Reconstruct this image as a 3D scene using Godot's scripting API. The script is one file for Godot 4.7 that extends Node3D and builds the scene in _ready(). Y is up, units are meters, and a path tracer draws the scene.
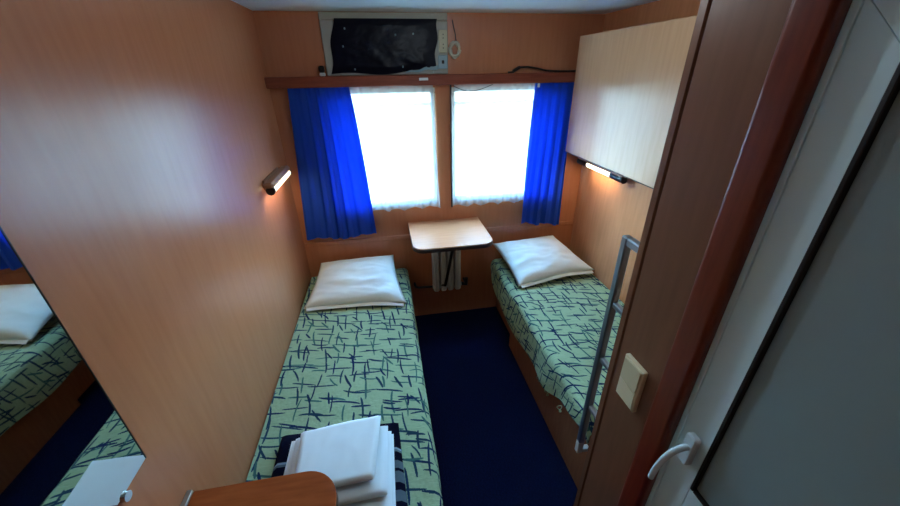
extends Node3D
# A small ship's cabin with two berths: x runs from the left wall to the right wall,
# y up, z from the window wall towards the entrance. Units are metres.

const ROOM_W := 2.017
const ROOM_H := 2.086
const ROOM_D := 2.75
const PART_X := 1.2517      # aisle face of the washroom partition
const PART_Z := 1.648       # its end towards the window
const BED_Y := 0.467        # top of the bedspreads

var M := {}
var used := {}
var rng := RandomNumberGenerator.new()
var noise := FastNoiseLite.new()

# ------------------------------------------------------------------ naming
func numbered(called: String) -> String:
	if not used.has(called):
		used[called] = 0
		return called
	used[called] += 1
	return "%s_%03d" % [called, used[called]]

func tag(o: Node, label := "", category := "", group := "", kind := "") -> void:
	if label != "": o.set_meta("label", label)
	if category != "": o.set_meta("category", category)
	if group != "": o.set_meta("group", group)
	if kind != "": o.set_meta("kind", kind)

func thing(called: String, label: String, category: String, at := Vector3.ZERO, group := "") -> Node3D:
	var o := Node3D.new()
	o.name = numbered(called)
	o.position = at
	add_child(o)
	tag(o, label, category, group)
	return o

# a mesh under a thing; the shapes are given in room coordinates and moved to the thing's base
func part(called: String, b: MB, mat: Material, parent: Node3D, label := "") -> MeshInstance3D:
	var o := MeshInstance3D.new()
	o.name = called
	var base := Vector3.ZERO
	var n: Node = parent
	while n != self and n is Node3D:
		base += (n as Node3D).position
		n = n.get_parent()
	o.mesh = b.commit(-base)
	o.material_override = null
	o.mesh.surface_set_material(0, mat)
	parent.add_child(o, true)
	if label != "": o.set_meta("label", label)
	return o

func struct(called: String, b: MB, mat: Material, label: String, category: String) -> MeshInstance3D:
	var o := MeshInstance3D.new()
	o.name = called
	o.mesh = b.commit(Vector3.ZERO)
	o.mesh.surface_set_material(0, mat)
	add_child(o, true)
	tag(o, label, category, "", "structure")
	return o

# ------------------------------------------------------------------ mesh building
class MB:
	var st := SurfaceTool.new()
	var count := 0
	func _init() -> void:
		st.begin(Mesh.PRIMITIVE_TRIANGLES)
		st.set_smooth_group(-1)
	# a, b, c counter-clockwise seen from outside
	func tri(a: Vector3, b: Vector3, c: Vector3, ua := Vector2.ZERO, ub := Vector2.ZERO, uc := Vector2.ZERO) -> void:
		if (b - a).cross(c - a).length_squared() < 1e-18: return
		st.set_uv(ua); st.add_vertex(a)
		st.set_uv(uc); st.add_vertex(c)
		st.set_uv(ub); st.add_vertex(b)
		count += 1
	func quad(a: Vector3, b: Vector3, c: Vector3, d: Vector3, ua := Vector2.ZERO, ub := Vector2.ZERO, uc := Vector2.ZERO, ud := Vector2.ZERO) -> void:
		tri(a, b, c, ua, ub, uc)
		tri(a, c, d, ua, uc, ud)
	func tri_from(a: Vector3, b: Vector3, c: Vector3, mid: Vector3) -> void:
		if (b - a).cross(c - a).dot((a + b + c) / 3.0 - mid) < 0.0: tri(a, c, b)
		else: tri(a, b, c)
	func quad_from(a: Vector3, b: Vector3, c: Vector3, d: Vector3, mid: Vector3) -> void:
		tri_from(a, b, c, mid)
		tri_from(a, c, d, mid)
	# box between two corners with chamfered edges
	func box(lo: Vector3, hi: Vector3, ch := 0.002, t := Transform3D.IDENTITY) -> MB:
		st.set_smooth_group(-1)
		var mid := (lo + hi) / 2.0
		var h := (hi - lo) / 2.0
		ch = minf(ch, minf(h.x, minf(h.y, h.z)) * 0.9)
		var at := func(s: Vector3, axis: int) -> Vector3:
			var p := Vector3(s.x * (h.x - ch), s.y * (h.y - ch), s.z * (h.z - ch))
			p[axis] = s[axis] * h[axis]
			return t * (mid + p)
		var tm := t * mid
		for axis in 3:
			var o1 := (axis + 1) % 3
			var o2 := (axis + 2) % 3
			for s in [-1.0, 1.0]:
				var q := []
				for k in [[-1.0, -1.0], [1.0, -1.0], [1.0, 1.0], [-1.0, 1.0]]:
					var v := Vector3.ZERO
					v[axis] = s; v[o1] = k[0]; v[o2] = k[1]
					q.append(at.call(v, axis))
				quad_from(q[0], q[1], q[2], q[3], tm)
			for s1 in [-1.0, 1.0]:
				for s2 in [-1.0, 1.0]:
					var v1 := Vector3.ZERO
					v1[o1] = s1; v1[o2] = s2; v1[axis] = -1.0
					var v2 := v1
					v2[axis] = 1.0
					quad_from(at.call(v1, o1), at.call(v2, o1), at.call(v2, o2), at.call(v1, o2), tm)
		for sx in [-1.0, 1.0]:
			for sy in [-1.0, 1.0]:
				for sz in [-1.0, 1.0]:
					var v := Vector3(sx, sy, sz)
					tri_from(at.call(v, 0), at.call(v, 1), at.call(v, 2), tm)
		return self
	# round bar along a path
	func tube(path: Array, r: float, n := 10, closed := false) -> MB:
		st.set_smooth_group(1)
		var rings := []
		var up := Vector3.UP
		var k := path.size()
		for i in k:
			var a: Vector3 = path[posmod(i - 1, k)] if closed else path[maxi(i - 1, 0)]
			var b: Vector3 = path[posmod(i + 1, k)] if closed else path[mini(i + 1, k - 1)]
			var d := (b - a).normalized()
			if i == 0:
				up = Vector3.UP if absf(d.y) < 0.9 else Vector3.RIGHT
			var side := d.cross(up).normalized()
			up = side.cross(d).normalized()
			var ring := []
			for j in n:
				var g := TAU * j / n
				ring.append(path[i] + (side * cos(g) + up * sin(g)) * r)
			rings.append(ring)
		for i in (k if closed else k - 1):
			var A: Array = rings[i]
			var B: Array = rings[(i + 1) % k]
			for j in n:
				var j2 := (j + 1) % n
				var m: Vector3 = (path[i] + path[(i + 1) % k]) / 2.0
				quad_from(A[j], A[j2], B[j2], B[j], m)
		if not closed:
			st.set_smooth_group(-1)
			for e in [0, k - 1]:
				var inside: Vector3 = path[1] if e == 0 else path[k - 2]
				for j in range(1, n - 1):
					tri_from(rings[e][0], rings[e][j], rings[e][j + 1], inside)
		return self
	# a flat outline given a depth along z of the frame t, edges chamfered by ch at both ends
	func prism(poly: PackedVector2Array, depth: float, t: Transform3D, ch := 0.0, smooth := false) -> MB:
		if Geometry2D.is_polygon_clockwise(poly): poly.reverse()
		var inner := poly
		if ch > 0.0:
			var off := Geometry2D.offset_polygon(poly, -ch, Geometry2D.JOIN_MITER)
			if off.size() == 1 and off[0].size() == poly.size():
				inner = off[0]
				if Geometry2D.is_polygon_clockwise(inner): inner.reverse()
				var best := 0
				for i in inner.size():
					if inner[i].distance_squared_to(poly[0]) < inner[best].distance_squared_to(poly[0]): best = i
				var turned := PackedVector2Array()
				for i in inner.size(): turned.append(inner[(i + best) % inner.size()])
				inner = turned
			else:
				ch = 0.0
		var levels := [[inner, 0.0], [poly, ch], [poly, depth - ch], [inner, depth]] if ch > 0.0 else [[poly, 0.0], [poly, depth]]
		var n := poly.size()
		for l in levels.size() - 1:
			st.set_smooth_group(l + 2 if smooth else -1)
			for i in n:
				var i2 := (i + 1) % n
				var a: PackedVector2Array = levels[l][0]
				var b: PackedVector2Array = levels[l + 1][0]
				var z0: float = levels[l][1]
				var z1: float = levels[l + 1][1]
				quad(t * Vector3(a[i].x, a[i].y, z0), t * Vector3(a[i2].x, a[i2].y, z0), t * Vector3(b[i2].x, b[i2].y, z1), t * Vector3(b[i].x, b[i].y, z1))
		st.set_smooth_group(-1)
		var ix := Geometry2D.triangulate_polygon(inner)
		for k in range(0, ix.size(), 3):
			var a2 := inner[ix[k]]
			var b2 := inner[ix[k + 1]]
			var c2 := inner[ix[k + 2]]
			if (b2 - a2).cross(c2 - a2) < 0.0:
				var w := b2
				b2 = c2; c2 = w
			tri(t * Vector3(a2.x, a2.y, depth), t * Vector3(b2.x, b2.y, depth), t * Vector3(c2.x, c2.y, depth))
			tri(t * Vector3(a2.x, a2.y, 0), t * Vector3(c2.x, c2.y, 0), t * Vector3(b2.x, b2.y, 0))
		return self
	# cloth with thickness: f(u, v) in [0, 1] gives the outer face (u x v turned to the outside)
	func cloth(f: Callable, nu: int, nv: int, thick: float, ul := 1.0, vl := 1.0) -> MB:
		var P := []
		for j in nv + 1:
			var row := []
			for i in nu + 1: row.append(f.call(float(i) / nu, float(j) / nv))
			P.append(row)
		var Q := []
		for j in nv + 1:
			var row := []
			for i in nu + 1:
				var du: Vector3 = P[j][mini(i + 1, nu)] - P[j][maxi(i - 1, 0)]
				var dv: Vector3 = P[mini(j + 1, nv)][i] - P[maxi(j - 1, 0)][i]
				row.append(P[j][i] - du.cross(dv).normalized() * thick)
			Q.append(row)
		for j in nv:
			for i in nu:
				var uv := [Vector2(ul * i / nu, vl * j / nv), Vector2(ul * (i + 1) / nu, vl * j / nv), Vector2(ul * (i + 1) / nu, vl * (j + 1) / nv), Vector2(ul * i / nu, vl * (j + 1) / nv)]
				st.set_smooth_group(1)
				quad(P[j][i], P[j][i + 1], P[j + 1][i + 1], P[j + 1][i], uv[0], uv[1], uv[2], uv[3])
				st.set_smooth_group(2)
				quad(Q[j][i], Q[j + 1][i], Q[j + 1][i + 1], Q[j][i + 1], uv[0], uv[3], uv[2], uv[1])
		st.set_smooth_group(3)
		for i in nu:
			quad(Q[0][i], Q[0][i + 1], P[0][i + 1], P[0][i], Vector2(ul * i / nu, 0), Vector2(ul * (i + 1) / nu, 0), Vector2(ul * (i + 1) / nu, 0), Vector2(ul * i / nu, 0))
			quad(P[nv][i], P[nv][i + 1], Q[nv][i + 1], Q[nv][i], Vector2(ul * i / nu, vl), Vector2(ul * (i + 1) / nu, vl), Vector2(ul * (i + 1) / nu, vl), Vector2(ul * i / nu, vl))
		for j in nv:
			quad(P[j][0], P[j + 1][0], Q[j + 1][0], Q[j][0], Vector2(0, vl * j / nv), Vector2(0, vl * (j + 1) / nv), Vector2(0, vl * (j + 1) / nv), Vector2(0, vl * j / nv))
			quad(Q[j][nu], Q[j + 1][nu], P[j + 1][nu], P[j][nu], Vector2(ul, vl * j / nv), Vector2(ul, vl * (j + 1) / nv), Vector2(ul, vl * (j + 1) / nv), Vector2(ul, vl * j / nv))
		return self
	# closed surface: f(u, v) with u going round
	func skin(f: Callable, nu: int, nv: int, ul := 1.0, vl := 1.0) -> MB:
		st.set_smooth_group(1)
		for j in nv:
			for i in nu:
				var a: Vector3 = f.call(float(i) / nu, float(j) / nv)
				var b: Vector3 = f.call(float((i + 1) % nu) / nu, float(j) / nv)
				var c: Vector3 = f.call(float((i + 1) % nu) / nu, float(j + 1) / nv)
				var d: Vector3 = f.call(float(i) / nu, float(j + 1) / nv)
				quad(a, b, c, d, Vector2(ul * i / nu, vl * j / nv), Vector2(ul * (i + 1) / nu, vl * j / nv), Vector2(ul * (i + 1) / nu, vl * (j + 1) / nv), Vector2(ul * i / nu, vl * (j + 1) / nv))
		return self
	func commit(shift: Vector3) -> ArrayMesh:
		st.generate_normals()
		var m := st.commit()
		if shift == Vector3.ZERO: return m
		var arr := m.surface_get_arrays(0)
		var v: PackedVector3Array = arr[Mesh.ARRAY_VERTEX]
		for i in v.size(): v[i] += shift
		arr[Mesh.ARRAY_VERTEX] = v
		var r := ArrayMesh.new()
		r.add_surface_from_arrays(Mesh.PRIMITIVE_TRIANGLES, arr)
		return r

func mb() -> MB:
	return MB.new()

func V(x: float, y: float, z: float) -> Vector3:
	return Vector3(x, y, z)

func circle(c: Vector2, r: float, n := 20) -> PackedVector2Array:
	var p := PackedVector2Array()
	for i in n: p.append(c + Vector2.from_angle(TAU * i / n) * r)
	return p

# a rectangle with its own radius at each corner (in the order lo-lo, hi-lo, hi-hi, lo-hi)
func round_rect(lo: Vector2, hi: Vector2, r: Array, n := 8) -> PackedVector2Array:
	var p := PackedVector2Array()
	var cs := [lo, Vector2(hi.x, lo.y), hi, Vector2(lo.x, hi.y)]
	var sg := [Vector2(1, 1), Vector2(-1, 1), Vector2(-1, -1), Vector2(1, -1)]
	for k in 4:
		var rr: float = r[k]
		if rr <= 0.0:
			p.append(cs[k])
			continue
		var c: Vector2 = cs[k] + sg[k] * rr
		for i in n + 1: p.append(c + Vector2.from_angle(PI + PI / 2 * k + PI / 2 * i / n) * rr)
	return p

# frames that lay a 2D outline on a plane
func flat_xz(y: float) -> Transform3D:      # outline (x, z), depth upwards from y
	return Transform3D(Basis(Vector3(1, 0, 0), Vector3(0, 0, 1), Vector3(0, 1, 0)), Vector3(0, y, 0))
func face_z(z: float) -> Transform3D:       # outline (x, y), depth towards +z
	return Transform3D(Basis.IDENTITY, Vector3(0, 0, z))
func face_minus_x(x: float) -> Transform3D: # outline (z, y), depth towards -x
	return Transform3D(Basis(Vector3(0, 0, 1), Vector3(0, 1, 0), Vector3(-1, 0, 0)), Vector3(x, 0, 0))

# flat_xz is a mirrored frame: shapes made with it need their outline turned
func slab_xz(b: MB, poly: PackedVector2Array, y: float, depth: float, ch := 0.0, smooth := false) -> MB:
	var p := PackedVector2Array()
	for q in poly: p.append(Vector2(q.x, -q.y))
	return b.prism(p, depth, Transform3D(Basis(Vector3(1, 0, 0), Vector3(0, 0, -1), Vector3(0, 1, 0)), Vector3(0, y, 0)), ch, smooth)

# ------------------------------------------------------------------ materials
func noise_tex(size: int, freq: float, stops: Array, seed_at: int, octaves := 4, normal := false, bump := 2.0) -> NoiseTexture2D:
	var n := FastNoiseLite.new()
	n.seed = seed_at
	n.noise_type = FastNoiseLite.TYPE_SIMPLEX_SMOOTH
	n.frequency = freq
	n.fractal_octaves = octaves
	var t := NoiseTexture2D.new()
	t.width = size; t.height = size
	t.seamless = true
	t.noise = n
	if normal:
		t.as_normal_map = true
		t.bump_strength = bump
	elif stops.size():
		var g := Gradient.new()
		g.offsets = PackedFloat32Array([0.0, 0.5, 1.0])
		g.colors = PackedColorArray(stops)
		t.color_ramp = g
	return t

func wood(dark: Color, mid: Color, light: Color, rough: float, spec: float, scale: Vector3, seed_at: int, coat := 0.0) -> StandardMaterial3D:
	var m := StandardMaterial3D.new()
	m.albedo_texture = noise_tex(512, 0.02, [dark, mid, light], seed_at, 5)
	m.uv1_triplanar = true
	m.uv1_world_triplanar = true
	m.uv1_scale = scale
	m.roughness = rough
	m.metallic_specular = spec
	if coat > 0.0:
		m.clearcoat_enabled = true
		m.clearcoat = coat
		m.clearcoat_roughness = 0.1
	return m

func plain(c: Color, rough := 0.6, metal := 0.0, spec := 0.5) -> StandardMaterial3D:
	var m := StandardMaterial3D.new()
	m.albedo_color = c
	m.roughness = rough
	m.metallic = metal
	m.metallic_specular = spec
	return m

func fabric(c: Color, weave := 0.3) -> StandardMaterial3D:
	var m := plain(c, 0.95, 0.0, 0.15)
	m.normal_enabled = true
	m.normal_texture = noise_tex(256, 0.15, [], 77, 2, true, 2.0)
	m.normal_scale = weave
	m.uv1_triplanar = true
	m.uv1_world_triplanar = true
	m.uv1_scale = Vector3.ONE * 14.0
	return m

# pale green cloth printed with loose navy brush strokes
func bedspread_texture() -> ImageTexture:
	var s := 1024
	var im := Image.create(s, s, false, Image.FORMAT_RGB8)
	im.fill(Color(0.595, 0.675, 0.53))
	var r := RandomNumberGenerator.new()
	r.seed = 51
	for k in 2200:      # yarn slubs of the weave
		var c := Color(0.55, 0.635, 0.495) if k % 2 else Color(0.635, 0.71, 0.565)
		im.fill_rect(Rect2i(r.randi_range(0, s - 1), r.randi_range(0, s - 1), r.randi_range(12, 50), 2), c)
	var cells := 12
	for layer in 3:
		for cy in cells:
			for cx in cells:
				if layer == 2 and r.randf() < 0.45: continue
				var at := Vector2(cx + r.randf_range(0.1, 0.9), cy + r.randf_range(0.1, 0.9)) * s / cells
				var ang := r.randf_range(-0.34, -0.04)
				var length := r.randf_range(85, 150)
				if layer == 1:
					ang = PI / 2 + r.randf_range(-0.14, 0.2)
					length = r.randf_range(65, 140)
				elif layer == 2:
					ang = r.randf_range(-1.2, -0.85) if r.randf() < 0.5 else r.randf_range(-0.32, -0.1)
					length = r.randf_range(55, 95)
				var bend := r.randf_range(-0.25, 0.25)
				var wide := r.randf_range(6.5, 10.0)
				var ink := Color(0.09, 0.17, 0.31).lerp(Color(0.14, 0.27, 0.33), r.randf())
				if r.randf() < 0.2: ink = Color(0.24, 0.40, 0.38)
				var steps := int(length / 2.0)
				for i in steps:
					var q := float(i) / steps
					var p := at + Vector2.from_angle(ang) * length * (q - 0.5) + Vector2.from_angle(ang + PI / 2) * bend * length * (q - 0.5) * (q - 0.5)
					var w := int(maxf(2.0, wide * (1.0 - pow(absf(2.0 * q - 1.0), 4.0) * 0.6)))
					for ox in [-s, 0, s]:
						for oy in [-s, 0, s]:
							var rc := Rect2i(int(p.x) + ox - w / 2, int(p.y) + oy - w / 2, w, w)
							if rc.end.x > 0 and rc.end.y > 0 and rc.position.x < s and rc.position.y < s: im.fill_rect(rc, ink)
	im.generate_mipmaps()
	return ImageTexture.create_from_image(im)

# grey blanket with navy ends and pale lines, the bands running across its length (v)
func blanket_texture() -> ImageTexture:
	var im := Image.create(512, 64, false, Image.FORMAT_RGB8)
	im.fill(Color(0.36, 0.42, 0.45))
	var navy := Color(0.055, 0.07, 0.15)
	# the upper face runs from the fold (256) to the back edge (470)
	for b in [[225, 275], [300, 318], [345, 352], [372, 396], [408, 512], [0, 60]]: im.fill_rect(Rect2i(b[0], 0, b[1] - b[0], 64), navy)
	im.fill_rect(Rect2i(402, 0, 5, 64), Color(0.55, 0.62, 0.68))
	im.generate_mipmaps()
	return ImageTexture.create_from_image(im)

func make_materials() -> void:
	var beech := [Color(0.675, 0.415, 0.275), Color(0.695, 0.432, 0.29), Color(0.71, 0.447, 0.303)]
	M.wall = wood(beech[0], beech[1], beech[2], 0.27, 0.62, Vector3(3.2, 0.28, 3.2), 3)
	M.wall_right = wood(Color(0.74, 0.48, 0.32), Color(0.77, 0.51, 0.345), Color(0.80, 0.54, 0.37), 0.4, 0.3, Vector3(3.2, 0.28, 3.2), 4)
	M.partition = wood(Color(0.435, 0.28, 0.20), Color(0.46, 0.30, 0.215), Color(0.48, 0.315, 0.23), 0.4, 0.3, Vector3(3.2, 0.28, 3.2), 5)
	M.berth = wood(Color(0.81, 0.62, 0.455), Color(0.835, 0.645, 0.48), Color(0.85, 0.665, 0.50), 0.22, 0.8, Vector3(3.2, 0.28, 3.2), 6)
	M.mahogany = wood(Color(0.37, 0.12, 0.06), Color(0.41, 0.145, 0.075), Color(0.45, 0.17, 0.09), 0.4, 0.25, Vector3(5, 0.5, 5), 7, 0.6)
	M.mahogany_flat = wood(Color(0.46, 0.22, 0.15), Color(0.50, 0.25, 0.175), Color(0.54, 0.28, 0.2), 0.45, 0.35, Vector3(0.5, 5, 5), 8)
	M.table = wood(Color(0.68, 0.435, 0.29), Color(0.70, 0.455, 0.31), Color(0.72, 0.475, 0.33), 0.35, 0.2, Vector3(0.5, 4, 4), 9)
	M.shelf = wood(Color(0.56, 0.26, 0.115), Color(0.63, 0.31, 0.14), Color(0.68, 0.35, 0.17), 0.4, 0.3, Vector3(0.6, 4, 4), 10)
	M.box = wood(Color(0.50, 0.31, 0.21), Color(0.54, 0.34, 0.23), Color(0.57, 0.37, 0.255), 0.5, 0.3, Vector3(3.2, 0.5, 3.2), 11)
	M.edge = plain(Color(0.13, 0.07, 0.05), 0.45)
	M.dark = plain(Color(0.03, 0.03, 0.035), 0.5)
	M.gasket = plain(Color(0.012, 0.013, 0.014), 0.55)
	M.ceiling = plain(Color(0.88, 0.96, 0.99), 0.45)
	M.frame = plain(Color(0.62, 0.58, 0.52), 0.45)
	M.white = plain(Color(0.82, 0.84, 0.84), 0.4)
	M.pvc = plain(Color(0.84, 0.94, 0.95), 0.38)
	M.infill = plain(Color(0.53, 0.59, 0.59), 0.42)
	M.handle = plain(Color(0.80, 0.86, 0.88), 0.25)
	M.handle_grey = plain(Color(0.16, 0.17, 0.18), 0.4)
	M.cream = plain(Color(0.88, 0.81, 0.66), 0.35)
	M.cream_dark = plain(Color(0.82, 0.75, 0.60), 0.35)
	M.steel = plain(Color(0.60, 0.66, 0.71), 0.32, 0.95)
	M.chrome = plain(Color(0.8, 0.82, 0.84), 0.15, 1.0)
	M.alu = plain(Color(0.72, 0.70, 0.66), 0.35, 0.9)
	M.mirror = plain(Color(0.83, 0.86, 0.85), 0.02, 1.0)
	M.mirror_edge = plain(Color(0.10, 0.13, 0.12), 0.3)
	M.radiator = plain(Color(0.66, 0.68, 0.68), 0.4)
	M.vent_frame = plain(Color(0.60, 0.60, 0.56), 0.55)
	M.socket = plain(Color(0.66, 0.64, 0.52), 0.4)
	M.bronze = plain(Color(0.60, 0.42, 0.30), 0.5)
	M.black = plain(Color(0.02, 0.02, 0.02), 0.4)
	M.cable = plain(Color(0.025, 0.03, 0.04), 0.5)
	M.pale_cable = plain(Color(0.70, 0.66, 0.58), 0.5)
	M.tape = plain(Color(0.50, 0.62, 0.66), 0.4)
	M.mattress = fabric(Color(0.35, 0.40, 0.36))
	M.plastic = plain(Color(0.02, 0.028, 0.095), 0.36, 0.0, 0.25)
	M.carpet = wood(Color(0.05, 0.07, 0.15), Color(0.07, 0.095, 0.20), Color(0.09, 0.12, 0.24), 1.0, 0.05, Vector3(9, 9, 9), 12)
	M.carpet.normal_enabled = true
	M.carpet.normal_texture = noise_tex(256, 0.2, [], 13, 2, true, 5.0)
	M.pillow = fabric(Color(0.88, 0.91, 0.89), 0.12)
	M.linen = fabric(Color(0.91, 0.95, 0.96), 0.18)
	M.sheer = plain(Color(0.93, 0.96, 0.97), 0.9, 0.0, 0.1)
	M.sheer.transparency = BaseMaterial3D.TRANSPARENCY_ALPHA
	M.sheer.albedo_color.a = 0.32
	M.sheer.backlight_enabled = true
	M.sheer.backlight = Color(0.43, 0.445, 0.45)
	M.blue = fabric(Color(0.16, 0.30, 0.66), 0.2)
	M.blue.backlight_enabled = true
	M.blue.backlight = Color(0.20, 0.42, 0.78)
	M.spread = fabric(Color.WHITE, 0.3)
	M.spread.uv1_triplanar = false
	M.spread.uv1_world_triplanar = false
	M.spread.uv1_scale = Vector3(1.0, 1.0, 1)
	M.spread.albedo_texture = bedspread_texture()
	M.blanket = fabric(Color.WHITE, 0.3)
	M.blanket.uv1_triplanar = false
	M.blanket.uv1_world_triplanar = false
	M.blanket.uv1_scale = Vector3.ONE
	M.blanket.albedo_texture = blanket_texture()
	M.glass = plain(Color(0.9, 0.97, 1.0, 0.06), 0.0)
	M.glass.transparency = BaseMaterial3D.TRANSPARENCY_ALPHA
	M.opal = plain(Color(0.9, 0.95, 1.0), 0.4)
	M.opal.emission_enabled = true
	M.opal.emission = Color(0.88, 0.96, 1.0)
	M.opal.emission_energy_multiplier = 1.5  # glowing bowl of the unseen lamp overhead
	M.glow = plain(Color(1.0, 0.95, 0.85), 0.5)
	M.glow.emission_enabled = true
	M.glow.emission = Color(1.0, 0.93, 0.78)
	M.glow.emission_energy_multiplier = 2.2

# ------------------------------------------------------------------ camera, daylight
func set_camera_and_light() -> void:
	var cam := Camera3D.new()
	cam.name = "camera"
	cam.position = Vector3(0.6178, 1.7899, 2.3945)
	cam.rotation = Vector3(-0.4716, -0.1713, -0.0155)
	cam.fov = 70.63
	cam.near = 0.02
	add_child(cam)
	var sky_mat := ProceduralSkyMaterial.new()
	sky_mat.sky_top_color = Color(0.50, 0.75, 0.97)
	sky_mat.sky_horizon_color = Color(0.73, 0.915, 1.0)
	sky_mat.ground_horizon_color = Color(0.40, 0.47, 0.49)
	sky_mat.ground_bottom_color = Color(0.185, 0.23, 0.25)
	sky_mat.sky_curve = 0.25
	sky_mat.ground_curve = 0.02
	sky_mat.energy_multiplier = 1.0
	var sky := Sky.new()
	sky.sky_material = sky_mat
	var env := Environment.new()
	env.background_mode = Environment.BG_SKY
	env.sky = sky
	env.background_energy_multiplier = 74.0
	env.tonemap_mode = Environment.TONE_MAPPER_LINEAR
	env.tonemap_exposure = 1.0
	env.sdfgi_enabled = true
	env.ssao_enabled = true
	env.ssil_enabled = true
	var we := WorldEnvironment.new()
	we.name = "world_environment"
	we.environment = env
	add_child(we)

# ------------------------------------------------------------------ the room
func build_room() -> void:
	struct("floor", mb().box(V(-0.06, -0.06, -0.08), V(ROOM_W + 0.06, 0.0, ROOM_D + 0.06), 0.0005), M.carpet, "navy blue carpet running down the aisle between the two beds", "carpet")
	struct("ceiling", mb().box(V(-0.06, ROOM_H, -0.08), V(ROOM_W + 0.06, ROOM_H + 0.06, ROOM_D + 0.06), 0.0005), M.ceiling, "pale glossy ceiling above the window wall", "ceiling")
	struct("wall_left", mb().box(V(-0.06, 0.0, -0.08), V(0.0, ROOM_H, ROOM_D + 0.06), 0.0005), M.wall, "tall beech laminate wall panel along the left bed", "wall")
	struct("wall_right", mb().box(V(ROOM_W, 0.0, -0.08), V(ROOM_W + 0.06, ROOM_H, ROOM_D + 0.06), 0.0005), M.wall_right, "beech laminate wall beside the right bed", "wall")
	struct("wall_front", mb().box(V(0.0, 0.0, ROOM_D), V(ROOM_W, ROOM_H, ROOM_D + 0.06), 0.0005), M.wall, "beech laminate wall at the entrance end of the cabin", "wall")
	# window wall: pieces around two openings
	var b := mb()
	var z0 := -0.08
	for r in [[0.0, 0.0, ROOM_W, 0.70], [0.0, 0.735, ROOM_W, 0.965], [0.0, 1.70, ROOM_W, ROOM_H], [0.0, 0.965, 0.28, 1.70], [0.955, 0.965, 1.055, 1.70], [1.76, 0.965, ROOM_W, 1.70]]:
		b.box(V(r[0], r[1], z0), V(r[2], r[3], 0.0), 0.0004)
	struct("wall_back", b, M.wall, "beech laminate window wall at the far end of the cabin", "wall")
	struct("trim_1", mb().box(V(0.0, 0.70, z0), V(ROOM_W, 0.735, 0.005), 0.004), M.wall, "pale wooden strip across the window wall just above pillow height", "trim")
	window("window_1", 0.28, 0.955, "left window behind the white sheer and blue curtain")
	window("window_2", 1.055, 1.76, "right window behind the white sheer above the table")
	struct("trim_2", mb().box(V(1.046, 0.92, 0.0), V(1.056, 1.715, 0.012), 0.002), M.edge, "thin dark upright strip on the post between the windows", "trim")

	# washroom partition: aisle wall with a door opening, and its end wall facing the right bed
	var p := mb()
	p.box(V(PART_X, 0.0, PART_Z + 0.03), V(PART_X + 0.05, ROOM_H, 1.885), 0.001)
	p.box(V(PART_X, 1.99, 1.885), V(PART_X + 0.05, ROOM_H, ROOM_D), 0.0005)
	p.box(V(PART_X, 0.0, 2.62), V(PART_X + 0.05, 1.99, ROOM_D), 0.0005)
	struct("wall_partition", p, M.partition, "brown laminate partition carrying the cream light switch", "wall")
	struct("wall_partition_end", mb().box(V(PART_X + 0.05, 0.0, PART_Z), V(ROOM_W, ROOM_H, PART_Z + 0.05), 0.001), M.partition, "end of the brown partition at the foot of the right bed", "wall")
	struct("trim_3", mb().box(V(PART_X - 0.002, 0.0, PART_Z), V(PART_X + 0.05, ROOM_H, PART_Z + 0.027), 0.004), M.partition, "brown edge strip on the corner of the partition", "trim")
	# rounded mahogany architrave
	var prof := PackedVector2Array()
	for i in 9:
		var a := PI / 2 * i / 8
		prof.append(Vector2(-0.036 + 0.014 * (1.0 - cos(a)), 0.003 + sin(a) * 0.013))
	for i in 9:
		var a := PI / 2 * i / 8
		prof.append(Vector2(0.036 - 0.014 * (1.0 - sin(a)), 0.003 + cos(a) * 0.013))
	prof.append(Vector2(0.036, -0.012)); prof.append(Vector2(-0.036, -0.012))
	# outline (along z, out of the wall), depth upwards
	var up := mb().prism(prof, 2.02, Transform3D(Basis(Vector3(0, 0, 1), Vector3(-1, 0, 0), Vector3(0, -1, 0)), Vector3(PART_X, 2.03, 1.879)), 0.0, true)
	up.prism(prof, 0.75, Transform3D(Basis(Vector3(0, 1, 0), Vector3(-1, 0, 0), Vector3(0, 0, 1)), Vector3(PART_X, 2.0, 1.915)), 0.0, true)
	struct("trim_4", up, M.mahogany, "glossy rounded mahogany moulding around the white washroom door", "trim")
	washroom_door()

func window(called: String, x0: float, x1: float, label: String) -> void:
	var y0 := 0.965
	var y1 := 1.70
	var w := thing(called, label, "window", V((x0 + x1) / 2, y0, -0.04))
	tag(w, "", "", "", "structure")
	var f := mb()
	var e := 0.028
	f.box(V(x0, y0, -0.065), V(x1, y0 + e, -0.025), 0.003).box(V(x0, y1 - e, -0.065), V(x1, y1, -0.025), 0.003)
	f.box(V(x0, y0 + e, -0.065), V(x0 + e, y1 - e, -0.025), 0.003).box(V(x1 - e, y0 + e, -0.065), V(x1, y1 - e, -0.025), 0.003)
	part("window_frame", f, M.frame, w)
	part("transom", mb().box(V(x0 + e, 1.595, -0.06), V(x1 - e, 1.617, -0.03), 0.003), M.white, w)
	part("pane", mb().box(V(x0 + e, y0 + e, -0.049), V(x1 - e, 1.595, -0.045), 0.0005), M.glass, w)
	part("pane", mb().box(V(x0 + e, 1.617, -0.049), V(x1 - e, y1 - e, -0.045), 0.0005), M.glass, w)
	part("window_sill", mb().box(V(x0, y0 - 0.006, -0.025), V(x1, y0 + 0.004, 0.01), 0.002), M.edge, w)

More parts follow.
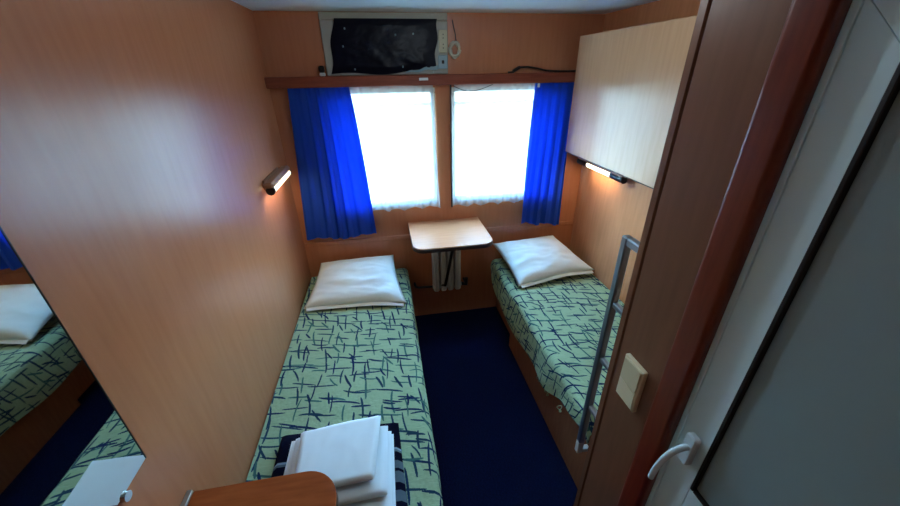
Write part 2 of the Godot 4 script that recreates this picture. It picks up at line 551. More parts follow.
func washroom_door() -> void:
	var d := thing("door_1", "white plastic washroom door with a grey panel and lever handle", "door", V(1.30, 0.02, 2.25))
	tag(d, "", "", "", "structure")
	var X := 1.262       # face of the leaf
	var T := 0.045
	var z0 := 1.927
	var z1 := 2.60
	var y0 := 0.03
	var y1 := 1.873
	var g := 0.0003      # welded mitre joint
	var s := 0.069
	var yr := 0.892      # bottom of the upper panel
	# leaf frame, mitred at its corners
	var left := PackedVector2Array([Vector2(z0, y0), Vector2(z0 + s - g, y0 + s), Vector2(z0 + s - g, y1 - s - g), Vector2(z0, y1 - g * 2)])
	part("stile", mb().prism(left, T, face_minus_x(X + T), 0.0006), M.pvc, d)
	var right := PackedVector2Array([Vector2(z1, y0), Vector2(z1 - s + g, y0 + s), Vector2(z1 - s + g, y1 - s - g), Vector2(z1, y1 - g * 2)])
	part("stile", mb().prism(right, T, face_minus_x(X + T), 0.0006), M.pvc, d)
	var top := PackedVector2Array([Vector2(z0 + g * 2, y1), Vector2(z1 - g * 2, y1), Vector2(z1 - s, y1 - s + g), Vector2(z0 + s, y1 - s + g)])
	part("rail", mb().prism(top, T, face_minus_x(X + T), 0.0006), M.pvc, d)
	var bot := PackedVector2Array([Vector2(z0 + g * 2, y0), Vector2(z1 - g * 2, y0), Vector2(z1 - s, y0 + s - g), Vector2(z0 + s, y0 + s - g)])
	part("rail", mb().prism(bot, T, face_minus_x(X + T), 0.0006), M.pvc, d)
	part("rail", mb().box(V(X, yr - 0.10, z0 + s), V(X + T, yr, z1 - s), 0.0012), M.pvc, d)
	# panels and their black seals
	for r in [[yr, y1 - s], [y0 + s, yr - 0.10]]:
		var ya: float = r[0]
		var yb: float = r[1]
		var za := z0 + s
		var zb := z1 - s
		var k := 0.009
		var gs := mb()
		gs.box(V(X - 0.003, ya, za), V(X + 0.02, yb, za + k), 0.002).box(V(X - 0.003, ya, zb - k), V(X + 0.02, yb, zb), 0.002)
		gs.box(V(X - 0.003, ya, za + k), V(X + 0.02, ya + k, zb - k), 0.002).box(V(X - 0.003, yb - k, za + k), V(X + 0.02, yb, zb - k), 0.002)
		var pn := part("panel", mb().box(V(X + 0.006, ya + k, za + k), V(X + 0.03, yb - k, zb - k), 0.001), M.infill, d, "grey infill panel")
		part("seal", gs, M.gasket, pn, "black rubber seal")
	# frame around the leaf
	var fr := mb()
	fr.box(V(X - 0.003, 0.0, 1.913), V(PART_X + 0.05, 1.99, 1.9262), 0.001)
	fr.box(V(X - 0.006, y1 + 0.004, 1.9245), V(PART_X + 0.05, 1.99, 2.612), 0.002)
	part("door_frame", fr, M.pvc, d)
	# lever handle on a long plate
	var h := Node3D.new()
	h.name = "handle"
	d.add_child(h, true)
	part("rosette", mb().prism(round_rect(Vector2(1.950, 0.950), Vector2(1.978, 1.040), [0.008, 0.008, 0.008, 0.008], 4), 0.018, face_minus_x(X), 0.003), M.handle, h)
	var lv := mb()
	var path := []
	var q0 := V(X - 0.014, 1.004, 1.965)
	var q1 := V(X - 0.075, 1.012, 1.962)
	var q2 := V(X - 0.062, 0.872, 1.945)
	for i in 15:
		var t := i / 14.0
		path.append(q0.lerp(q1, t).lerp(q1.lerp(q2, t), t))
	lv.tube(path, 0.0072, 12)
	part("lever", lv, M.handle, h)

# ------------------------------------------------------------------ furniture
func spread_cross(u: float, xin: float, xout: float, drop: float) -> Vector3:
	# a run from the wall across the top, over a rounded edge and down the aisle side
	var r := 0.035
	var dir := signf(xout - xin)
	var flat := absf(xout - xin) - r
	var arc := r * PI / 2
	var total := flat + arc + drop
	var s := u * total
	if s < flat: return V(xin + dir * s, BED_Y, 0)
	if s < flat + arc:
		var a := (s - flat) / r
		return V(xin + dir * (flat + r * sin(a)), BED_Y - r + r * cos(a), 0)
	return V(xout, BED_Y - r - (s - flat - arc), 0)

func left_bed() -> void:
	var bed := thing("bed", "left single bed along the panelled wall under the patterned bedspread", "bed", V(0.35, 0, 0.95))
	part("bed_base", mb().box(V(0.003, 0.0, 0.003), V(0.665, 0.30, 1.90), 0.004), M.box, bed)
	part("mattress", mb().box(V(0.004, 0.302, 0.004), V(0.686, BED_Y - 0.011, 1.90), 0.03), M.mattress, bed)
	var f := func(u: float, v: float) -> Vector3:
		var z := 0.012 + v * 1.90
		var hem := 0.17 + 0.012 * sin(z * 9.0)
		var p := spread_cross(u, 0.006, 0.703, hem)
		p.z = z
		var w := clampf((BED_Y - 0.02 - p.y) * 6.0, 0.0, 1.0)
		p.y += 0.0035 * noise.get_noise_2d(p.x * 260.0, z * 200.0) * (1.0 - w)
		p.x += w * (0.010 * sin(z * 11.0 + 2.0 * sin(z * 3.0)) + 0.004) 
		return p
	var o := thing("bedspread", "pale green bedspread with navy strokes on the left bed below the towels", "bedspread", V(0.35, BED_Y, 0.95), "printed bedspreads")
	part("cover", mb().cloth(func(u, v): return f.call(1.0 - u, v), 44, 110, 0.007, 0.90, 1.9), M.spread, o)

func right_bed() -> void:
	var bed := thing("bed", "right single bed with a brown box base beside the steel ladder", "bed", V(1.69, 0, 0.8))
	var base := mb().box(V(1.42, 0.0, 0.003), V(ROOM_W - 0.003, 0.36, 1.64), 0.003)
	part("bed_base", base, M.box, bed)
	part("front_panel", mb().box(V(1.372, 0.0, 0.485), V(1.419, 0.365, 1.64), 0.003), M.box, bed)
	part("mattress", mb().box(V(1.374, 0.366, 0.004), V(ROOM_W - 0.004, BED_Y - 0.011, 1.45), 0.03), M.mattress, bed)
	var f := func(u: float, v: float) -> Vector3:
		var z := 0.012 + v * 1.50
		var hem := 0.20
		if z < 0.20: hem = lerpf(0.03, 0.20, smoothstep(0.0, 0.2, z))
		hem = lerpf(hem, 0.055, smoothstep(0.95, 1.52, z)) + 0.010 * sin(z * 13.0)
		var p := spread_cross(u, ROOM_W - 0.006, 1.357, hem)
		p.z = z
		var w := clampf((BED_Y - 0.02 - p.y) * 7.0, 0.0, 1.0)
		p.y += 0.004 * noise.get_noise_2d(p.x * 260.0 + 90.0, z * 200.0) * (1.0 - w)
		p.x -= w * (0.010 * sin(z * 14.0 + 2.0 * sin(z * 5.0)) + 0.006)
		# the foot end bends down over the mattress edge
		var e := smoothstep(1.452, 1.515, z)
		p.y -= e * e * 0.055 * (1.0 - w)
		return p
	var o := thing("bedspread", "pale green bedspread with navy strokes hanging over the side of the right bed", "bedspread", V(1.69, BED_Y, 0.75), "printed bedspreads")
	part("cover", mb().cloth(f, 44, 100, 0.007, 0.88, 1.5), M.spread, o)
	# loose ties hanging below the hem
	for k in [[1.02, 0.225, 0.030], [1.13, 0.235, 0.034], [1.27, 0.275, 0.028]]:
		var loop := []
		for i in 15:
			var a := TAU * i / 15.0
			loop.append(V(1.357 - 0.010 * cos(a * 2.0), k[1] + 0.016 * sin(a), k[0] + k[2] * 0.45 * cos(a)))
		part("tie", mb().tube(loop, 0.002, 6, true), M.spread, o)

# c: corners in order back-left, back-right, front-right, front-left; bulge above and below
func pillow(label: String, c: Array, up: float, down: float, seed_at: int) -> void:
	var mid: Vector3 = (c[0] + c[1] + c[2] + c[3]) / 4.0
	var nrm: Vector3 = ((c[3] - c[0]).cross(c[1] - c[0])).normalized()
	if nrm.y < 0: nrm = -nrm
	var o := thing("pillow", label, "pillow", mid, "white pillows")
	var n := 40
	var face := func(u: float, v: float, s: float) -> Vector3:
		var a := u * 2.0 - 1.0
		var b := v * 2.0 - 1.0
		# the edges draw in between the corners
		var pu := 0.5 + 0.5 * a * (1.0 - 0.055 * (1.0 - b * b))
		var pv := 0.5 + 0.5 * b * (1.0 - 0.05 * (1.0 - a * a))
		var top: Vector3 = (c[0] as Vector3).lerp(c[1], pu)
		var low: Vector3 = (c[3] as Vector3).lerp(c[2], pu)
		var p := top.lerp(low, pv)
		var full := pow(maxf(0.0, (1.0 - pow(absf(a), 2.6)) * (1.0 - pow(absf(b), 2.6))), 0.62)
		var rim := minf(1.0, (1.0 - maxf(absf(a), absf(b))) * 9.0)
		var crease := noise.get_noise_3d(a * 34.0 + seed_at * 40.0, b * 90.0, 5.0) * 0.018 * full
		crease += noise.get_noise_2d((a + b) * 60.0 + seed_at * 9.0, (a - b) * 22.0) * 0.013 * full
		if s > 0: return p + nrm * (0.006 * rim + up * full + crease)
		return p - nrm * (0.004 * rim + down * full)
	var b2 := mb()
	b2.st.set_smooth_group(1)
	for j in n:
		for i in n:
			var q := []
			for k in [[0, 0], [0, 1], [1, 1], [1, 0]]: q.append([float(i + k[0]) / n, float(j + k[1]) / n])
			var P := []
			var Q := []
			for k in 4:
				P.append(face.call(q[k][0], q[k][1], 1.0))
				Q.append(face.call(q[k][0], q[k][1], -1.0))
			b2.quad(P[0], P[1], P[2], P[3])
			b2.quad(Q[0], Q[3], Q[2], Q[1])
	part("cushion", b2, M.pillow, o)
	# open hem of the case along the front edge
	var fl: Vector3 = c[3]
	var fr: Vector3 = c[2]
	var ahead := (fl - (c[0] as Vector3) + fr - (c[1] as Vector3)).normalized()
	var g := func(u: float, v: float) -> Vector3:
		var p := fl.lerp(fr, 0.03 + u * 0.94)
		var belly := sin(u * PI)
		return p + ahead * (v * 0.034 - 0.016 - 0.022 * belly * 0.6) + nrm * (0.003 + 0.010 * belly + 0.004 * sin(u * 9.0 + seed_at) - v * 0.010)
	part("case_hem", mb().cloth(func(u, v): return g.call(u, v), 24, 5, -0.003), M.pillow, o)

func folded_cloth(called: String, label: String, category: String, group: String, c: Array, y: float, h: float, layers: int, mat: Material, bulge := 0.0) -> void:
	# a cloth folded into a pad: each layer a rounded leaf, folded edge to the front
	var mid: Vector3 = (c[0] + c[1] + c[2] + c[3]) / 4.0
	var o := thing(called, label, category, V(mid.x, y, mid.z), group)
	var lt := h / layers
	for l in layers:
		var dx := rng.randf_range(-0.006, 0.006)
		var dz := rng.randf_range(-0.007, 0.003)
		var ph := rng.randf_range(0, 6.0)
		var yl := y + lt * l
		var f := func(u: float, v: float) -> Vector3:
			# u goes round the section: below to the front, round the fold, back over the top
			var along := 0.0
			var up := 0.0
			var rr := lt * 0.5 / 0.3
			if u < 0.42: along = lerpf(rr, 1.0 - rr, u / 0.42)
			elif u < 0.5:
				var a := (u - 0.42) / 0.08 * PI
				along = 1.0 - rr + rr * sin(a)
				up = 0.5 - 0.5 * cos(a)
			elif u < 0.92:
				along = lerpf(1.0 - rr, rr, (u - 0.5) / 0.42)
				up = 1.0
			else:
				var a := (u - 0.92) / 0.08 * PI
				along = rr - rr * sin(a)
				up = 0.5 + 0.5 * cos(a)
			var e := minf(1.0, minf(v, 1.0 - v) * 24.0)
			var a: Vector3 = (c[0] as Vector3).lerp(c[1], v)
			var b: Vector3 = (c[3] as Vector3).lerp(c[2], v)
			var p := a.lerp(b, along)
			p.x += dx; p.z += dz
			var lift := bulge * sin(along * PI * 0.9) * sin(v * PI) * (l + 1.0) / layers
			p.y = yl + lt * (0.5 + (up - 0.5) * sqrt(e) * 0.96) + lift + (0.0010 * sin(v * 9.0 + ph + along * 4.0) + 0.003 * noise.get_noise_3d(p.x * 500.0, p.z * 260.0, ph * 50.0)) * up
			return p
		var b := mb()
		var nu := 62
		var nv := 26
		b.skin(f, nu, nv, 1.0, 0.4)
		# close both ends
		b.st.set_smooth_group(-1)
		for e in [0.0, 1.0]:
			var m := Vector3.ZERO
			for i in nu: m += f.call(float(i) / nu, e)
			m /= nu
			for i in nu: b.tri_from(f.call(float(i) / nu, e), f.call(float(i + 1) / nu, e), m, mid + V(0, yl - mid.y, 0))
		part("folded_layer", b, mat, o)

func linen_stack() -> void:
	# navy and grey blanket underneath, sheets and towel on top
	folded_cloth("blanket", "folded navy and grey striped blanket under the white linen on the left bed", "blanket", "", [V(0.105, 0, 1.345), V(0.568, 0, 1.370), V(0.585, 0, 1.74), V(0.105, 0, 1.74)], 0.472, 0.042, 1, M.blanket)
	folded_cloth("bed_sheet", "white folded sheet, widest and lowest of the linen stack on the blanket", "sheet", "white linen stack", [V(0.168, 0, 1.412), V(0.545, 0, 1.440), V(0.542, 0, 1.725), V(0.165, 0, 1.725)], 0.5185, 0.022, 2, M.linen)
	folded_cloth("bed_sheet", "white folded sheet in the middle of the linen stack, fold towards the camera", "sheet", "white linen stack", [V(0.186, 0, 1.425), V(0.530, 0, 1.432), V(0.522, 0, 1.690), V(0.190, 0, 1.70)], 0.5445, 0.026, 1, M.linen)
	folded_cloth("towel", "white folded towel with raised corner on top of the linen stack", "towel", "white linen stack", [V(0.211, 0, 1.424), V(0.506, 0, 1.402), V(0.482, 0, 1.645), V(0.222, 0, 1.655)], 0.575, 0.030, 1, M.linen, 0.004)

func small_tables() -> void:
	# folding table under the windows
	var t := thing("wall_table", "small beech table with rounded front corners under the windows", "table", V(0.986, 0.83, 0.0))
	var poly := round_rect(Vector2(0.729, 0.002), Vector2(1.243, 0.462), [0.004, 0.004, 0.075, 0.075], 10)
	var inner := round_rect(Vector2(0.731, 0.004), Vector2(1.241, 0.460), [0.004, 0.004, 0.073, 0.073], 10)
	part("table_top", slab_xz(mb(), inner, 0.8235, 0.0065, 0.001, true), M.table, t)
	part("edge_band", slab_xz(mb(), poly, 0.80, 0.0235, 0.002, true), M.edge, t)
	part("brace", mb().tube([V(0.965, 0.36, 0.15), V(0.985, 0.5, 0.19), V(1.02, 0.799, 0.26)], 0.011, 8), M.black, t)
	part("wall_bracket", mb().box(V(0.75, 0.765, 0.001), V(1.22, 0.799, 0.03), 0.003), M.edge, t)
	part("hinge_rod", mb().tube([V(0.965, 0.36, 0.15), V(0.95, 0.34, 0.11), V(0.94, 0.33, 0.002)], 0.009, 8), M.black, t)
	# heater with upright sections under it
	var r := thing("radiator", "pale ribbed heater on the wall below the small beech table", "radiator", V(0.985, 0.27, 0.05))
	for k in 4:
		var x := 0.885 + 0.054 * k
		part("radiator_section", mb().box(V(x, 0.285, 0.03), V(x + 0.046, 0.655, 0.12), 0.012), M.radiator, r)
	for y in [0.315, 0.625]: part("header", mb().tube([V(0.88, y, 0.075), V(1.105, y, 0.075)], 0.016, 10), M.radiator, r)
	for x in [0.93, 1.03]: part("wall_mount", mb().box(V(x, 0.60, 0.001), V(x + 0.03, 0.625, 0.06), 0.002), M.dark, r)
	var v := part("valve", mb().tube([V(1.105, 0.315, 0.075), V(1.14, 0.315, 0.09), V(1.14, 0.37, 0.09)], 0.014, 10), M.dark, r)
	part("pipe", mb().tube([V(0.88, 0.315, 0.075), V(0.775, 0.315, 0.070), V(0.752, 0.315, 0.055), V(0.748, 0.315, 0.001)], 0.009, 8), M.dark, r)
	part("pipe", mb().tube([V(1.14, 0.315, 0.076), V(1.14, 0.315, 0.001)], 0.010, 8), M.dark, r)
	# folding shelf on the left wall, near the camera
	var s := thing("wall_shelf", "orange brown fold-down shelf with one rounded corner below the mirror", "shelf", V(0.2, 0.78, 1.95))
	var sp := round_rect(Vector2(0.016, 1.704), Vector2(0.405, 2.20), [0.004, 0.095, 0.095, 0.004], 10)
	var si := round_rect(Vector2(0.018, 1.7055), Vector2(0.4035, 2.1985), [0.004, 0.0935, 0.0935, 0.004], 10)
	part("shelf_top", slab_xz(mb(), si, 0.775, 0.005, 0.001, true), M.shelf, s)
	part("edge_band", slab_xz(mb(), sp, 0.752, 0.023, 0.002, true), M.edge, s)
	part("wall_rail", mb().box(V(0.001, 0.74, 1.702), V(0.016, 0.784, 2.20), 0.002), M.alu, s, "pale metal rail")
	part("bracket", mb().prism(PackedVector2Array([Vector2(0.0, 0.0), Vector2(0.25, 0.0), Vector2(0.0, -0.18)]), 0.018, Transform3D(Basis.IDENTITY, V(0.002, 0.7515, 1.95)), 0.002), M.edge, s)

func mirror() -> void:
	var m := thing("wall_mirror", "frameless mirror on the left wall showing the beds", "mirror", V(0.0, 1.0, 2.1))
	part("glass", mb().box(V(0.001, 1.0, 1.755), V(0.006, 1.95, 2.50), 0.001), M.mirror, m)
	part("backing", mb().box(V(0.0, 1.001, 1.756), V(0.001, 1.949, 2.499), 0.0001), M.mirror_edge, m)
	part("edge_strip", mb().box(V(0.0, 0.999, 1.7515), V(0.0065, 1.951, 1.755), 0.0008), M.mirror_edge, m)
	for z in [1.835, 2.40]:
		var c := mb().tube([V(0.0, 0.992, z), V(0.011, 0.992, z)], 0.011, 16)
		part("clip", c, M.chrome, m, "small chrome clip")

func ladder() -> void:
	var l := thing("ladder", "narrow square tube steel ladder hooked on the right bed", "ladder", V(1.33, 0.33, 1.55))
	var x0 := 1.312
	var x1 := 1.338
	for z in [1.496, 1.618]:
		part("stile", mb().box(V(x0, 0.372, z), V(x1, 1.332, z + 0.026), 0.004), M.steel, l)
		var foot := mb().box(V(x0, 0.305, z + 0.001), V(x1, 0.372, z + 0.025), 0.003)
		foot.box(V(x1, 0.305, z + 0.001), V(1.3715, 0.325, z + 0.025), 0.003)
		part("foot", foot, M.white, l, "pale foot bracket")
	part("top_rail", mb().box(V(x0, 1.306, 1.522), V(x1, 1.332, 1.618), 0.004), M.steel, l)
	for y in [1.09, 0.85, 0.60]:
		part("rung", mb().box(V(x0 + 0.003, y - 0.012, 1.522), V(x1 - 0.003, y + 0.006, 1.618), 0.003), M.steel, l)

func folded_berth() -> void:
	var b := thing("folded_berth", "pale beech upper berth folded up against the right wall", "berth", V(1.92, 1.29, 0.85))
	part("berth_body", mb().box(V(1.846, 1.30, 0.087), V(ROOM_W - 0.002, 1.955, 1.645), 0.003), M.wall_right, b)
	part("front_panel", mb().box(V(1.8265, 1.29, 0.083), V(1.8455, 1.965, 1.646), 0.003), M.berth, b)
	part("lower_edge", mb().box(V(1.832, 1.284, 0.086), V(1.85, 1.2895, 1.645), 0.001), M.edge, b)

# bar-shaped reading lamp; side = 1 on the left wall, -1 on the right wall
func reading_lamp(label: String, wall_x: float, side: float, y: float, z0: float, z1: float, cap: float) -> void:
	var o := thing("reading_lamp", label, "lamp", V(wall_x, y, (z0 + z1) / 2), "bar reading lamps on the cabin walls")
	var X := func(d: float) -> float: return wall_x + side * d
	var bx := func(d0: float, y0: float, d1: float, y1: float, a: float, b: float, ch: float) -> MB:
		return mb().box(V(minf(X.call(d0), X.call(d1)), y0, a), V(maxf(X.call(d0), X.call(d1)), y1, b), ch)
	part("wall_plate", bx.call(0.0005, y - 0.022, 0.010, y + 0.030, z0 + 0.05, z1 - 0.05, 0.003), M.bronze, o)
	part("housing", bx.call(0.010, y - 0.004, 0.060, y + 0.028, z0, z1, 0.009), M.bronze, o)
	var tube := mb().tube([V(X.call(0.043), y - 0.012, z0 + cap), V(X.call(0.043), y - 0.012, z1 - cap)], 0.019, 16)
	part("light_tube", tube, M.glow, o, "lit white tube")
	for e in [z0 + 0.002, z1 - cap]:
		part("end_cap", mb().tube([V(X.call(0.043), y - 0.012, e), V(X.call(0.043), y - 0.012, e + cap - 0.002)], 0.0215, 16), M.black, o, "black end cap")
	var li := AreaLight3D.new()
	li.name = "lamp_light"
	li.area_size = Vector2(z1 - z0 - 2.0 * cap, 0.03)
	li.light_color = Color(1.0, 0.92, 0.78)
	li.light_energy = 0.10
	li.area_range = 5.0
	li.shadow_enabled = true
	o.add_child(li)
	li.position = V(side * 0.045, -0.034, 0)
	# facing down and a little out, long side along z
	var fwd := V(side * 0.25, -1.0, 0).normalized()
	var bz := -fwd
	var bxv := V(0, 0, 1)
	li.basis = Basis(bxv, bz.cross(bxv).normalized(), bz)

# ------------------------------------------------------------------ curtains and the things above the windows
func hanging(called: String, label: String, category: String, group: String, xl: Callable, xr: Callable, ytop: float, ybot: Callable, z: float, amp: float, folds: float, mat: Material, thick: float, seed_at: float, nu := 90) -> Node3D:
	var f := func(u: float, v: float) -> Vector3:
		var y: float = lerpf(ytop, ybot.call(u), v)
		var a: float = xl.call(v)
		var b: float = xr.call(v)
		var uu := u + 0.012 * sin(u * 23.0 + seed_at + v * 2.0)
		var ph := uu * folds * TAU + 0.5 * sin(v * 2.5 + seed_at) + 0.8 * sin(u * 7.0 + seed_at)
		var deep := amp * (0.55 + 0.45 * v) * (0.75 + 0.25 * sin(u * 11.0 + seed_at * 3.0))
		return V(lerpf(a, b, clampf(uu, 0, 1)) + 0.25 * deep * cos(ph * 2.0), y, z + deep * (0.8 * sin(ph) + 0.2 * sin(ph * 2.0 + 1.0)))
	var o := thing(called, label, category, V((xl.call(0.0) + xr.call(0.0)) / 2, ytop, z), group)
	part("cloth", mb().cloth(func(u, v): return f.call(u, 1.0 - v), nu, 26, thick), mat, o)
	return o

func curtains() -> void:
	hanging("sheer_curtain", "white sheer curtain glowing over the left window", "sheer curtain", "sheer curtains",
		func(v): return 0.24, func(v): return 0.945 + 0.018 * v * v, 1.714, func(u): return 0.926 + 0.020 * absf(sin(u * 19.0)), 0.020, 0.007, 13.0, M.sheer, 0.0012, 1.0, 130)
	hanging("sheer_curtain", "bluish white sheer curtain over the right window above the table", "sheer curtain", "sheer curtains",
		func(v): return 1.064 - 0.012 * v, func(v): return 1.70, 1.714, func(u): return 0.920 + 0.020 * absf(sin(u * 17.0 + 0.6)), 0.020, 0.008, 12.0, M.sheer, 0.0012, 2.0, 130)
	var cl := hanging("blue_curtain", "bright blue curtain gathered at the left window above the left pillow", "curtain", "blue curtains",
		func(v): return lerpf(0.105, 0.035, v), func(v): return 0.440 + 0.062 * pow(v, 0.75), 1.714, func(u): return 0.776 + 0.010 * sin(u * 9.0), 0.0525, 0.0185, 6.0, M.blue, 0.002, 3.0, 110)
	var cr := hanging("blue_curtain", "bright blue curtain gathered in the corner at the right window beside the folded berth", "curtain", "blue curtains",
		func(v): return 1.588 - 0.030 * v, func(v): return 1.86 + 0.01 * v, 1.714, func(u): return lerpf(0.770, 0.735, u) + 0.010 * sin(u * 12.0), 0.0525, 0.0185, 5.0, M.blue, 0.002, 5.0, 90)
	part("hook", mb().box(V(1.592, 1.69, 0.066), V(1.606, 1.713, 0.074), 0.002), M.white, cr, "small white hook")
	# pelmet board with the rail under it
	var p := thing("pelmet_shelf", "dark reddish wooden pelmet shelf across the top of both windows", "shelf", V(1.0, 1.715, 0.0))
	part("board", mb().box(V(0.001, 1.715, 0.0005), V(ROOM_W - 0.001, 1.772, 0.072), 0.004), M.mahogany_flat, p)
	part("white_strip", mb().box(V(0.852, 1.742, 0.0721), V(0.905, 1.756, 0.0729), 0.0002), M.white, p, "small white strip")  # short white strip on the front of the board
	# drooping wire under the board
	var w := []
	for i in 13:
		var t := i / 12.0
		w.append(V(1.05 + 0.25 * t, 1.7125 - 0.034 * sin(t * PI) * (1.2 - 0.4 * t), 0.071))
	var wire := thing("loose_wire", "thin dark wire drooping under the pelmet at the right window", "wire", V(1.17, 1.69, 0.07))
	part("wire", mb().tube(w, 0.0022, 6), M.cable, wire)

func above_pelmet() -> void:
	# pale hatch frame with a dark plastic sheet over its opening
	var f := thing("hatch_frame", "pale wall hatch frame above the pelmet holding a dark sheet", "hatch", V(0.68, 1.773, 0.0))
	part("frame_side", mb().box(V(0.330, 1.7735, 0.0005), V(0.405, 2.045, 0.016), 0.004), M.vent_frame, f)
	part("frame_side", mb().box(V(0.945, 1.7735, 0.0005), V(1.035, 2.045, 0.016), 0.004), M.vent_frame, f)
	part("frame_top", mb().box(V(0.330, 2.0455, 0.0005), V(1.035, 2.083, 0.016), 0.004), M.vent_frame, f)
	part("frame_bottom", mb().box(V(0.4055, 1.7735, 0.0005), V(0.9445, 1.80, 0.016), 0.004), M.vent_frame, f)
	part("hatch_plate", mb().box(V(0.4055, 1.8005, 0.0005), V(0.9445, 2.045, 0.008), 0.001), M.dark, f)
	var g := func(u: float, v: float) -> Vector3:
		var x := lerpf(lerpf(0.355, 0.402, v), lerpf(0.955, 0.978, v), u)
		var y := lerpf(1.782 + 0.016 * smoothstep(0.55, 1.0, u) + 0.006 * sin(u * 10.0), 2.053, v)
		x += 0.008 * sin(v * 8.0) * (1.0 - u) + 0.006 * sin(v * 11.0 + 1.0) * u
		var k := exp(-pow((u - 0.68) * 4.0, 2.0) - pow((v - 0.3) * 3.5, 2.0))
		var edge := minf(1.0, minf(minf(u, 1.0 - u), minf(v, 1.0 - v)) * 8.0)
		var z := 0.021 + edge * (0.005 + 0.004 * absf(noise.get_noise_2d((u * 1.6 + v) * 90.0, (v - u * 0.8) * 40.0)) * (0.2 + 2.2 * k) + 0.002 * noise.get_noise_2d(u * 300.0, v * 180.0))
		return V(x, y, z)
	var s := thing("plastic_sheet", "wrinkled shiny navy black plastic sheet taped over the hatch", "plastic sheet", V(0.67, 1.78, 0.018))
	part("sheet", mb().cloth(g, 70, 40, 0.0015), M.plastic, s)
	for q in [[0.46, 2.005], [0.44, 1.92], [0.735, 1.975], [0.835, 1.98], [0.765, 1.815], [0.49, 1.805]]:
		part("speck", mb().box(V(q[0] - 0.004, q[1] - 0.005, 0.020), V(q[0] + 0.004, q[1] + 0.005, 0.031), 0.002), M.tape, s, "pale speck")
	var tp := func(u: float, v: float) -> Vector3:
		return V(lerpf(0.78, 1.0, u), 1.776 + (0.006 + 0.022 * u) + 0.018 * v * (0.3 + u) + 0.004 * sin(u * 14.0), 0.030 - 0.008 * u + 0.002 * sin(u * 18.0))
	part("tape", mb().cloth(tp, 20, 3, 0.001), M.tape, s, "pale crumpled tape")
	# socket and switch on the frame's right side
	var k := thing("wall_socket", "yellowish double socket on the right side of the hatch frame", "socket", V(1.0, 1.885, 0.016))
	part("face_plate", mb().prism(round_rect(Vector2(0.981, 1.885), Vector2(1.031, 2.0), [0.006, 0.006, 0.006, 0.006], 4), 0.012, face_z(0.0165), 0.002), M.socket, k)
	for y in [1.918, 1.968]:
		var cup := part("outlet", mb().tube([V(1.006, y, 0.0287), V(1.006, y, 0.0305)], 0.018, 18), M.socket, k)
		part("pin_hole", mb().tube([V(1.006, y + 0.009, 0.0306), V(1.006, y + 0.009, 0.0312)], 0.0035, 8).tube([V(1.006, y - 0.009, 0.0306), V(1.006, y - 0.009, 0.0312)], 0.0035, 8), M.dark, cup)
	var w := thing("wall_switch", "pale bluish square switch under the yellowish socket", "switch", V(1.0, 1.80, 0.016))
	part("face_plate", mb().prism(round_rect(Vector2(0.975, 1.802), Vector2(1.031, 1.872), [0.005, 0.005, 0.005, 0.005], 4), 0.010, face_z(0.0165), 0.002), M.tape, w)
	part("button", mb().box(V(0.996, 1.828, 0.0266), V(1.010, 1.846, 0.032), 0.002), M.dark, w)
	# coil of pale cable hung beside it
	var c := thing("cable_coil", "small coil of pale cable hanging beside the socket", "cable", V(1.075, 1.90, 0.0))
	var loop := []
	for i in 52:
		var a := TAU * i / 17.0
		var r := 0.026 + 0.004 * sin(i * 0.9)
		loop.append(V(1.076 + cos(a) * r * 1.05, 1.90 + sin(a) * r * 1.4, 0.012 + 0.0045 * (i / 17.0) + 0.002 * sin(a * 2.0)))
	part("coil", mb().tube(loop, 0.0075, 8), M.pale_cable, c)
	part("lead", mb().tube([V(1.086, 1.93, 0.016), V(1.082, 1.975, 0.013), V(1.070, 2.02, 0.012), V(1.065, 2.05, 0.006)], 0.003, 6), M.cable, c)
	part("hook", mb().tube([V(1.078, 1.935, 0.0005), V(1.078, 1.935, 0.026)], 0.003, 6), M.pale_cable, c)
	# black plug at the left end
	var g2 := thing("black_plug", "small black plug on the pelmet at the left edge of the hatch frame", "plug", V(0.31, 1.7725, 0.02))
	part("plug_body", mb().box(V(0.290, 1.790, 0.012), V(0.322, 1.826, 0.042), 0.008), M.black, g2)
	part("plug_foot", mb().box(V(0.292, 1.7725, 0.014), V(0.322, 1.790, 0.040), 0.004), M.white, g2, "pale foot")
	# black cable lying along the pelmet to the right corner
	var pts := []
	for q in [[1.40, 1.776, 0.05], [1.435, 1.778, 0.05], [1.452, 1.794, 0.05], [1.475, 1.803, 0.045], [1.53, 1.805, 0.04], [1.60, 1.795, 0.035], [1.66, 1.782, 0.03], [1.75, 1.778, 0.03], [1.90, 1.778, 0.03], [2.0, 1.778, 0.03]]:
		pts.append(V(q[0], q[1], q[2]))
	var bc := thing("black_cable", "thick black cable lying along the right end of the pelmet shelf", "cable", V(1.7, 1.772, 0.03))
	part("cable", mb().tube(pts, 0.0055, 8), M.cable, bc)
	part("splice", mb().tube([V(1.432, 1.782, 0.05), V(1.458, 1.796, 0.05), V(1.475, 1.803, 0.045)], 0.0095, 8), M.cable, bc)

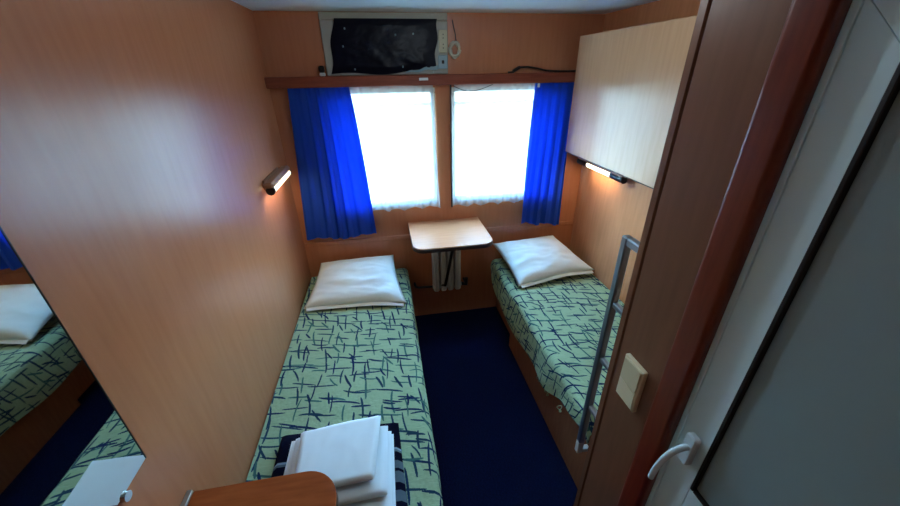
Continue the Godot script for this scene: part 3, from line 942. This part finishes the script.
func unseen_ceiling_lamp() -> void:  # out of view, placed to brighten the window wall, pelmet and beds
	var c := V(0.98, ROOM_H, 1.20)
	var o := thing("unseen_ceiling_lamp", "unseen round opal ceiling lamp over the aisle, out of view, brightening the cabin", "lamp", c)
	var rim := mb().tube([c + V(0, -0.0005, 0), c + V(0, -0.025, 0)], 0.135, 32)
	part("rim", rim, M.white, o)
	var dome := func(u: float, v: float) -> Vector3:
		var a := v * PI
		var e := sin(a) * 0.125
		return c + V(cos(u * TAU) * e, -0.060 - cos(a) * 0.036, sin(u * TAU) * e)
	part("opal_dome", mb().skin(dome, 32, 12), M.opal, o)
	var li := OmniLight3D.new()
	li.name = "lamp_light"
	li.light_color = Color(0.90, 0.96, 1.0)
	li.light_energy = 0.19
	li.light_size = 0.025
	li.omni_range = 8.0
	li.omni_attenuation = 2.0
	li.shadow_enabled = true
	li.position = V(0, -0.066, 0)
	o.add_child(li)

func light_switch() -> void:
	var s := thing("light_switch", "cream two-part rocker light switch on the brown partition", "switch", V(PART_X, 0.995, 1.755))
	var r := [0.004, 0.004, 0.004, 0.004]
	part("face_plate", mb().prism(round_rect(Vector2(1.718, 0.918), Vector2(1.799, 1.068), r, 4), 0.014, face_minus_x(PART_X - 0.0003), 0.002), M.cream, s)
	part("rocker", mb().prism(round_rect(Vector2(1.724, 0.988), Vector2(1.793, 1.062), r, 4), 0.005, face_minus_x(PART_X - 0.0143), 0.0015), M.cream_dark, s)
	part("rocker", mb().prism(round_rect(Vector2(1.724, 0.927), Vector2(1.793, 0.985), r, 4), 0.003, face_minus_x(PART_X - 0.0143), 0.0015), M.cream, s)

func _ready() -> void:
	rng.seed = 7
	noise.seed = 4
	noise.noise_type = FastNoiseLite.TYPE_SIMPLEX_SMOOTH
	noise.frequency = 0.02
	noise.fractal_octaves = 3
	set_camera_and_light()
	make_materials()
	build_room()
	left_bed()
	right_bed()
	folded_berth()
	curtains()
	small_tables()
	mirror()
	ladder()
	pillow("white pillow at the head of the left bed under the blue curtain", [V(0.096, 0.592, 0.045), V(0.606, 0.604, 0.045), V(0.662, 0.487, 0.505), V(0.026, 0.487, 0.445)], 0.065, 0.012, 1)
	pillow("white pillow at the head of the right bed beside the small table", [V(1.352, 0.620, 0.045), V(1.835, 0.645, 0.045), V(2.006, 0.515, 0.40), V(1.415, 0.492, 0.468)], 0.065, 0.012, 2)
	linen_stack()
	reading_lamp("bar reading lamp with a bronze housing on the left wall beside the blue curtain", 0.0, 1.0, 1.285, 0.17, 0.56, 0.018)
	reading_lamp("bar reading lamp on the right wall just under the folded berth", ROOM_W, -1.0, 1.219, 0.03, 0.56, 0.125)
	light_switch()
	above_pelmet()
	unseen_ceiling_lamp()
